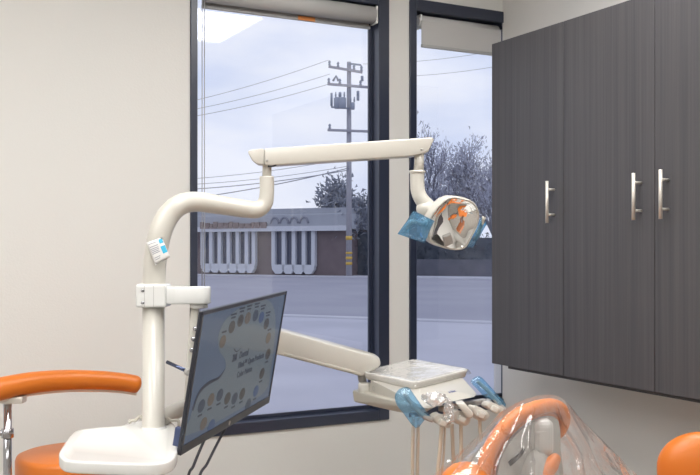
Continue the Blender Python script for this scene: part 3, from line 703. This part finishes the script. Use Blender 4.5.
b = NB(); tube(b, catmull([V((pc.x, pc.y, .56)), lerp(V((pc.x, pc.y, .5)), so+UP*.5, .3), so+UP*.52], 6), .014, 12); obj('rest_arm', b, M['chrome'], t)

# ================================================================ DENTAL CHAIR
def DC(px): return 1.75+(px-484)*.0020
H = lambda px, py, o=0: P(px, py, DC(px)+o)
cb = P(520, 475, 1.86); cb = V((cb.x, cb.y, 0))
t = thing('dental_chair', 'orange dental chair with a pale back shell under a clear plastic cover', 'dental chair', cb)
rimp = [(476, 560), (481, 500), (484.5, 470), (489.5, 451), (499.5, 434), (514, 419), (531, 410), (547, 405.8), (558, 407.5), (563.3, 413.5), (564.3, 422), (562, 431), (557, 439), (552, 446)]
rd = [8.2, 8, 7.6, 7.6, 7.8, 8, 7.8, 7.6, 7.3, 6.8, 6.2, 4.6, 2.4, 1.2]
cp = catmull([H(x, y, .0) for x, y in rimp], 5); cr = []
for i in range(len(rd)-1): cr += [lerp(rd[i], rd[i+1], k/5)*1.82/F for k in range(5)]
cr.append(rd[-1]*1.82/F)
b = NB(); tube(b, cp, cr, 18)
prism(b, [p+FWD*.02 for p in cp]+[H(554, 470, .02), H(558, 560, .02)], FWD*.03, .006, 2); obj('backrest_cushion', b, M['orange'], t)
inn = [(490, 560), (494, 500), (497, 470), (501, 455), (509, 441), (521, 428.5), (535, 420), (547, 416.5), (555.5, 418), (558.5, 424), (559.5, 434), (560, 450), (563, 480), (568, 560)]
ip = catmull([H(x, y, -.004) for x, y in inn], 4, True)
b = NB(); prism(b, ip, FWD*.02, .004, 2); obj('back_shell', b, M['shell'], t)
b = NB(); c0 = H(543, 440, -.025); obox(b, c0+UP*.005, RGT, FWD, UP, (.040, .036, .075), .016, 4)
obox(b, H(541, 432, -.046), RGT, FWD, UP, (.02, .002, .002)); obj('headrest_mount', b, M['mount'], t)
b = NB(); prism(b, [H(508, 462, -.018), H(520, 452, -.018), H(524, 447, -.018), H(525, 449, -.018), H(521, 456, -.018), H(510, 466, -.018)], FWD*.01); obj('shell_slot', b, M['black'], t)
b = NB(); ellipsoid(b, H(533, 492, -.012), .056, .045, .085, RGT, FWD, UP); obj('lumbar_housing', b, M['shell'], t)
b = NB(); ellipsoid(b, P(466, 489, 1.62), .047, .06, .046, RGT, FWD, UP); tube(b, catmull([P(466, 490, 1.62), P(467, 500, 1.62), P(474, 560, 1.64), P(480, 600, 1.68)], 6), [.04, .044, .044, .04], 24); obj('armrest', b, M['orange'], t)
b = NB(); tube(b, catmull([P(558, 455, 1.83), P(556.5, 457, 1.828), P(551, 465, 1.82), P(545, 478, 1.81), P(538, 520, 1.80)], 6), [.003, .010, .0155, .0155, .014], 16); obj('armrest', b, M['orange'], t)
# seat, pedestal and base stand below the picture
def on(z, x=0, d=0): return cb+RGT*x+FWD*d+UP*z
b = NB(); prism(b, [on(.52, -.22, -.05), on(.52, .2, .02), on(.52, .28, .75), on(.52, .18, .95), on(.52, -.02, .95), on(.52, -.14, .75)], UP*.1, .03, 3); obj('seat', b, M['orange'], t)
b = NB(); box(b, cb+V((-.12, -.02, .03)), cb+V((.16, .42, .48)), .03, 3); obj('pedestal', b, M['creamd'], t)
b = NB(); box(b, cb+V((-.22, -.12, 0)), cb+V((.26, .6, .035)), .015, 2); obj('base_plate', b, M['creamd'], t)
b = NB(); tube(b, [on(.50, 0, .02), H(530, 520, .03), H(530, 480, .03)], [.05, .045, .04], 14); obj('back_support', b, M['greyp'], t)
# clear cover draped over the backrest
topc = catmull([H(x, y) for x, y in [(489, 433), (501, 419), (517, 408.5), (533, 402.5), (549, 399.5), (561, 402), (569, 408.5), (573, 415)]], 5)
frontb = catmull([H(x, y, o) for x, y, o in [(425, 492, -.1), (446, 500, -.15), (480, 505, -.16), (515, 506, -.17), (550, 502, -.16), (585, 496, -.14), (616, 486, -.1), (643, 482, -.02)]], 5)
backb = catmull([H(x, y, o) for x, y, o in [(425, 492, -.1), (450, 500, .05), (480, 505, .1), (515, 506, .12), (550, 502, .13), (590, 496, .12), (622, 488, .06), (643, 482, -.02)]], 5)
def at(c, u): k = u*(len(c)-1); i = min(int(k), len(c)-2); return lerp(c[i], c[i+1], k-i)
def cover(bot, sgn):
    def fn(u, v):
        a, c = at(topc, u), at(bot, u); p = lerp(a, c, v)
        out = -FWD*sgn
        ridge = (abs(((u*6.3+1.1*noise.noise(V((u*5, v*1.6, 3)))) % 1)-.5)*2)**5*(.7+1.2*noise.noise(V((u*9, 1, 1))))
        p = p + out*(.012+.016*math.sin(min(1, v*1.6)*math.pi/2)+.03*min(1, v*2.2)*ridge) + UP*(.008*(1-v)) + out*.009*abs(noise.noise(p*22))
        return p
    return fn
b = NB(); sheet(b, cover(frontb, 1), 150, 30); sheet(b, cover(backb, -1), 110, 24)
tag(obj('chair_cover', b, M['clear']), 'clear crinkled plastic cover draped over the orange dental chair back', 'plastic cover')

# ================================================================ ORANGE ROUND BACK AT THE RIGHT EDGE
DR = 2.25
oc = P(706, 471, DR); ob = V((oc.x, oc.y, 0))
t = thing('operator_stool', 'orange stool with a rounded padded back at the right edge, below the cabinets', 'stool', ob)
rx = 47*DR/F; b = NB(); ellipsoid(b, oc, rx, .05, 39*DR/F, (RGT*.97-FWD*.25), (FWD*.97+RGT*.25), UP, 4)
for v in b.verts:
    q = v.co-(oc); 
    s = 1+.10*min(1, abs(q.dot(RGT)/rx)*abs(q.z/(39*DR/F))*.5); v.co = (oc)+q*s
obj('back_cushion', b, M['orange'], t)
b = NB(); tube(b, catmull([oc-UP*.06+FWD*.04, oc-UP*.2+FWD*.09, ob+FWD*.05+UP*.56, ob-FWD*.1+UP*.55], 6), .014, 12); obj('back_support', b, M['chrome'], t)
b = NB(); sc1 = ob-FWD*.16; lathe(b, [(.02, .55), (.18, .555), (.195, .58), (.19, .62), (.02, .632)], sc1, UP, 36); obj('seat', b, M['orange'], t)
b = NB(); tube(b, [sc1+UP*.09, sc1+UP*.55], .025, 16); obj('gas_column', b, M['chrome'], t)
b = NB()
for k in range(5):
    a = 2*math.pi*k/5; dv = V((math.cos(a), math.sin(a), 0)); tube(b, [sc1+UP*.10, sc1+dv*.25+UP*.065], [.03, .016], 10)
obj('star_base', b, M['chrome'], t)
for k in range(5):
    a = 2*math.pi*k/5; dv = V((math.cos(a), math.sin(a), 0)); c = sc1+dv*.25
    b = NB(); lathe(b, [(.024, -.018), (.026, 0), (.024, .018)], c+UP*.026, dv.cross(UP), 16); tube(b, [c+UP*.03, c+UP*.07], .008, 8); obj('caster', b, M['black'], t)

# ================================================================ OUTSIDE
GZ = -.1
sa_ = math.radians(25)
SX = RGT*math.cos(sa_)-FWD*math.sin(sa_); SN = RGT*math.sin(sa_)+FWD*math.cos(sa_)   # along the street / away
O0 = CR(-3.0, 56, 0)                                                                # a point at the foot of the facade
def T(s, n, z=0): return O0+SX*s+SN*n+UP*z
def tbox(bm, s0, s1, n0, n1, z0, z1, bev=0):
    return obox(bm, T((s0+s1)/2, (n0+n1)/2, (z0+z1)/2), SX, SN, UP, (abs(s1-s0), abs(n1-n0), abs(z1-z0)), bev, 1)
def sp_(px, n=0, z=0):      # distance along the street where the view column px meets the line n
    r = ray(px, 250); base = O0+SN*n; d = V((r.x, r.y, 0))
    # solve base + SX*s = k*d
    det = SX.x*(-d.y)+d.x*SX.y
    s = (-base.x*(-d.y)+(-d.x)*base.y)/det if det else 0
    A_ = Matrix(((SX.x, -d.x), (SX.y, -d.y))); sol = A_.inverted() @ V((-base.x, -base.y)); return sol[0]
b = NB(); tbox(b, -140, 160, -31, -2.4, GZ-.3, GZ-.02); struct('ground_street', b, M['asphalt'], 'grey asphalt street outside the windows', 'street')
b = NB(); tbox(b, -140, 160, -2.4, 120, GZ-.3, GZ); struct('ground_far', b, M['concrete'], 'pale pavement across the street', 'pavement')
b = NB(); tbox(b, -140, 160, -70, -31, GZ-.3, GZ); struct('ground_near', b, M['concrete'], 'pale pavement on this side of the street', 'pavement')
b = NB(); tbox(b, -140, 160, -2.75, -2.4, GZ-.2, GZ+.06, .02); struct('trim_1', b, M['kerb'], 'pale kerb on the far side of the street', 'kerb')
b = NB(); tbox(b, -140, 160, -31, -30.7, GZ-.2, GZ+.04, .02); struct('trim_2', b, M['kerb'], 'pale kerb on the near side of the street', 'kerb')
# building
s0, s1 = sp_(175), sp_(347)
t = thing('shop_building', 'low brown shop building with white scalloped window fins across the street', 'building', T((s0+s1)/2, 0, GZ))
zr = lambda px, py: P(px, py, 56).z
ZF, ZRT = 2.62, 3.88
b = NB(); tbox(b, s0-12, s1, .0, 12, GZ, ZF); obj('wall', b, M['brickwall'], t)
b = NB(); tbox(b, s0-12, s1+.3, -.45, 12.3, ZF, ZRT-.35, .04); obj('fascia', b, M['fascia'], t)
b = NB(); tbox(b, s0-12, s1+.1, -.2, 12.1, ZRT-.35, ZRT); obj('parapet', b, M['fascia'], t)
b = NB(); tbox(b, s0-12, s1+.35, -.6, -.44, ZF-.1, ZF+.2); obj('eave_trim', b, M['fin'], t)
def fins(pxs, z0, z1, wpx):
    xs = [sp_(p) for p in pxs]; w = .125
    b = NB(); tbox(b, xs[0], xs[-1], -.08, .0, z0, z1); obj('shop_window', b, M['darkglass'], t, 'dark recessed shop window')
    for x in xs:
        b = NB(); tbox(b, x-w, x+w, -.34, -.02, z0-.05, z1, .02); obj('fin', b, M['fin'], t)
    b = NB()
    for a, c in zip(xs[:-1], xs[1:]):
        m_ = (a+c)/2; h = (c-a)/2+w*.6
        prism(b, [T(m_-h, -.2, z0+.05), T(m_+h, -.2, z0+.05), T(m_+h, -.2, z0-.22), T(m_+h*.45, -.2, z0-.5), T(m_-h*.45, -.2, z0-.5), T(m_-h, -.2, z0-.22)], SN*.3)
    obj('scalloped_sill', b, M['fin'], t)
fins([205, 213.5, 222, 231, 240, 249, 256], zr(280, 265), ZF, 4)
fins([275.8, 286, 296, 306, 315.5], zr(280, 265.5), ZF, 4)
b = NB()
for p in (278.5, 288, 297.5, 307.5):
    x = sp_(p); cz = zr(300, 223.5)
    tube(b, [T(x+.27*math.cos(a), -.47, cz+.36*math.sin(a)) for a in [math.pi*k/10 for k in range(11)]], .06, 6)
obj('arch_relief', b, M['archm'], t, 'row of four small arches on the parapet')
b = NB(); random.seed(3); x = sp_(199.5, -.7); xe = sp_(261, -.7); zb = zr(230, 228)
while x < xe:
    w = random.uniform(.15, .42); h = random.choice([.30, .36, .42])
    if random.random() > .12: tbox(b, x, x+w, -.66, -.54, zb, zb+h)
    x += w+.06
obj('sign_lettering', b, M['signbrown'], t, 'worn brown sign lettering along the eave')

# utility pole
DU = 52.7
t = thing('utility_pole', 'tall wooden utility pole with crossarms and transformers by the street', 'utility pole', V((P(349, 250, DU).x, P(349, 250, DU).y, GZ)))
U = lambda px, py, o=0: P(px, py, DU+o)
b = NB(); e = U(349, 62); bs = V((e.x, e.y, GZ-.2)); tube(b, [bs, e], [.175, .12], 14); obj('pole', b, M['polewood'], t)
for (a, c) in (((328.5, 66.5), (362.5, 72.3)), ((327.5, 84), (371.5, 87.5)), ((327.5, 130), (371.5, 131.5))):
    b = NB(); p, q = U(*a, -.2), U(*c, -.2); obox(b, (p+q)/2, q-p, FWD, (q-p).cross(FWD), ((q-p).length, .14, .13), .01, 1); obj('crossarm', b, M['polewood'], t)
    for k in ((.03, .28, .75, .97) if a[1] < 100 else (.05, .95)):
        b = NB(); lathe(b, [(.04, 0), (.09, .05), (.05, .13), (.09, .2), (.04, .3)], lerp(p, q, k)+UP*.05, UP, 8); obj('insulator', b, M['polemetal'], t)
b = NB(); p, q = U(348, 63.5, -.1), U(361, 65, -.1); obox(b, (p+q)/2, q-p, FWD, (q-p).cross(FWD), ((q-p).length, .09, .09)); tube(b, [U(361, 65, -.1), U(361, 72, -.1)], .04, 6); obj('top_bracket', b, M['polemetal'], t)
for px, o in ((337.5, -.4), (342.5, -.55), (352.5, -.35)):
    b = NB(); c = U(px, 108.5 if px < 350 else 109.5, o); hh = .62 if px < 350 else .4; rr_ = .21 if px < 350 else .13
    lathe(b, [(rr_*.8, 0), (rr_, .04), (rr_, hh-.05), (rr_*.6, hh)], c, UP, 14)
    for dx in (-.1, .1): lathe(b, [(.03, 0), (.05, .12), (.03, .3)], c+UP*hh+RGT*dx, UP, 6)
    obj('transformer', b, M['polemetal'], t)
b = NB(); tube(b, [U(331.5, 93, -.3), U(331.5, 106, -.3)], .07, 8); tube(b, [U(331, 107, -.3), U(349, 108.5, -.3)], .05, 8); obj('cutout_switch', b, M['polemetal'], t)
b = NB(); tube(b, [U(333, 81, -.3), U(336, 76, -.3), U(338.5, 81, -.3)], .07, 8); obj('surge_arrester', b, M['polemetal'], t)
for py in (76, 91, 95.5):
    b = NB(); tube(b, [U(362 if py < 90 else 358, py, -.2), U(362.3 if py < 90 else 358, py+5, -.2)], .08, 6); obj('insulator', b, M['polemetal'], t)
for py, h in ((238, .22), (253, .12), (258, .16), (263.5, .16)):
    b = NB(); lathe(b, [(.185, -h/2), (.185, h/2)], V((e.x, e.y, U(349, py).z)), UP, 14); obj('marker_band', b, M['yellow'], t, 'yellow marker band')
# overhead wires
wires = [((150, 110), (328.5, 60), 'thin overhead wire rising to the top of the utility pole', .022), ((150, 117), (330, 74), 'thin overhead wire to the left end of the upper crossarm', .022), ((150, 123), (329, 84), 'thin overhead wire to the left end of the second crossarm', .024),
         ((150, 181), (349, 158), 'overhead cable, topmost of the low bundle left of the pole', .025), ((150, 186), (349, 166), 'overhead cable, second of the low bundle left of the pole', .025),
         ((150, 191), (349, 170), 'dark overhead cable, third of the low bundle left of the pole', .04), ((150, 203), (349, 168), 'steep dark overhead cable, lowest of the bundle left of the pole', .045),
         ((363, 64), (520, 46), 'thin overhead wire right of the pole, upper of two above the trees', .02), ((371, 77), (520, 62), 'thin overhead wire right of the pole, lower of two above the trees', .02)]
for (a, c, lb, r_) in wires:
    p, q = P(a[0], a[1], 54), P(c[0], c[1], DU-.2)
    b = NB(); r_ *= .62; tube(b, [lerp(p, q, k/16)-UP*(.22*4*(k/16)*(1-k/16)) for k in range(17)], r_, 5); tag(obj('overhead_wire', b, M['wire']), lb, 'wire', 'overhead wires along the street')

# trees
def leafcard(b, c, s, dirv=None):
    d = dirv or V((random.gauss(0, 1), random.gauss(0, 1), random.gauss(0, 1))).normalized()
    w = d.cross(V((random.gauss(0, 1), random.gauss(0, 1), random.gauss(0, 1)))).normalized()
    p = [c-w*s*.28, c+d*s*.5-w*s*.05, c+d*s, c+d*s*.5+w*s*.33]
    b.faces.new([b.verts.new(x) for x in p])
def tree(label, base, h, crown_c, crown_r, nb, nl, ls, lm, droop=0, seed=1, spread=1.0, up=.55, bush=.5):
    random.seed(seed)
    t = thing('tree', label, 'tree', base, 'trees across the street')
    bt = NB(); lf = NB(); fork = base+UP*h*.35
    tube(bt, catmull([base-UP*.2, base+UP*h*.18+RGT*.1, fork], 4), [h*.028, h*.02], 8)
    def branch(p, d, L, r, lv):
        q = p+d*L*.5+V((random.gauss(0, 1), random.gauss(0, 1), 0))*L*.06; e = p+d*L
        tube(bt, [p, q, e], [r, r*.75, r*.4], 5, False)
        if lv >= 2:
            for k in range(nl):
                c = lerp(p, e, random.random())+V((random.gauss(0, 1), random.gauss(0, 1), random.gauss(0, 1)))*ls*bush
                dv = (d+V((random.gauss(0, .5), random.gauss(0, .5), random.gauss(0, .5)-droop))).normalized()
                leafcard(lf, c, ls*random.uniform(.6, 1.3), dv)
        if lv < 3:
            for k in range(nb):
                nd = (d+V((random.gauss(0, spread*.6), random.gauss(0, spread*.6), random.gauss(up*.35, .35)))).normalized()
                branch(lerp(p, e, random.uniform(.45, 1)), nd, L*random.uniform(.55, .8), r*.5, lv+1)
    for k in range(nb+2):
        tgt = crown_c+V((random.uniform(-1, 1)*crown_r[0], random.uniform(-1, 1)*crown_r[0], random.uniform(-.7, .9)*crown_r[1]))
        d = tgt-fork; branch(lerp(base, fork, random.uniform(.7, 1)), d.normalized(), d.length*.62, h*.011, 1)
    obj('trunk', bt, M['bark'], t); obj('foliage', lf, lm, t)
def gp(px, d): p = P(px, 250, d); return V((p.x, p.y, GZ))
tree('dark feathery tree just behind the utility pole', gp(352, 57), 7.6, P(347, 200, 57), (1.7, 2.5), 4, 46, .40, M['leaf'], .1, 4, 1.2, .5, .9)
tree('tall wispy tree, left of those seen through the window by the cabinets', gp(432, 60), 8.2, P(430, 175, 60), (1.7, 2.8), 5, 18, .25, M['leafg'], -.5, 11, .9, 1.1, .9)
tree('tall wispy tree, in the middle of the window by the cabinets', gp(462, 61), 8.6, P(460, 168, 61), (2.0, 2.8), 5, 19, .25, M['leafg'], -.5, 23, .9, 1.2, .9)
tree('tall wispy tree, partly behind the edge of the cabinets', gp(494, 60), 7.6, P(490, 178, 60), (1.8, 2.6), 5, 18, .25, M['leafg'], -.5, 31, .9, 1.1, .9)
# hedge and block wall behind the pavement, right of the building
def hedge(label, px0, px1, n0, n1, h, seed):
    random.seed(seed); a, c = sp_(px0, n0), sp_(px1, n0); b = NB(); tbox(b, a, c, n0, n1, GZ, GZ+h*.86)
    for k in range(int((c-a)*h*22)):
        s = random.uniform(a, c); z = random.uniform(.05, h); leafcard(b, T(s, n0-.05 if z < h*.85 else random.uniform(n0, n1), GZ+z), .3)
    return tag(obj('hedge', b, M['hedge']), label, 'hedge', 'hedges across the street')
hedge('dark low hedge beside the brown shop building', 351, 398, 1.5, 3.0, 3.0, 5)
hedge('long dark hedge under the wispy trees', 398, 540, 5.0, 6.6, 2.6, 6)
b = NB(); tbox(b, sp_(400, 2.0), sp_(545, 2.0), 2.0, 2.3, GZ, GZ+.95); tag(obj('block_wall', b, M['block']), 'low dark block wall below the hedge across the street', 'garden wall')

# ================================================================ WORLD
w = bpy.data.worlds.new('overcast_sky'); SC.world = w; w.use_nodes = True; nt = w.node_tree; N = nt.nodes.new; L = nt.links.new
bg = nt.nodes['Background']; tc = N('ShaderNodeTexCoord'); mp = N('ShaderNodeMapping'); mp.inputs['Scale'].default_value = (2.2, 2.2, 6.5); mp.inputs['Location'].default_value = (.4, .7, .2)
n1 = N('ShaderNodeTexNoise'); n1.inputs['Scale'].default_value = 1.3; n1.inputs['Detail'].default_value = 5; n1.inputs['Roughness'].default_value = .5
cr = N('ShaderNodeValToRGB'); cr.color_ramp.elements[0].position = .36; cr.color_ramp.elements[1].position = .60
cr.color_ramp.elements[0].color = (.64, .735, .96, 1); cr.color_ramp.elements[1].color = (.94, .97, 1.05, 1)
L(tc.outputs['Generated'], mp.inputs[0]); L(mp.outputs[0], n1.inputs['Vector']); L(n1.outputs['Fac'], cr.inputs['Fac']); L(cr.outputs['Color'], bg.inputs['Color'])
bg.inputs['Strength'].default_value = 1.0

# ================================================================ CAMERA
cam = bpy.data.cameras.new('camera'); co = bpy.data.objects.new('camera', cam); COL.objects.link(co)
co.location = ORI; co.rotation_euler = (math.pi/2, 0, -TH); cam.sensor_width = 36; cam.lens = 36*F/700; cam.shift_y = 12.5/700; cam.clip_end = 500; cam.clip_start = .02
SC.camera = co
SC.view_settings.view_transform = 'Standard'; SC.view_settings.look = 'None'; SC.view_settings.exposure = 0.0; SC.view_settings.gamma = 1
SC.cycles.use_denoising = True; SC.cycles.max_bounces = 10; SC.cycles.transparent_max_bounces = 24; SC.cycles.caustics_reflective = False
SC.cycles.sample_clamp_indirect = 6
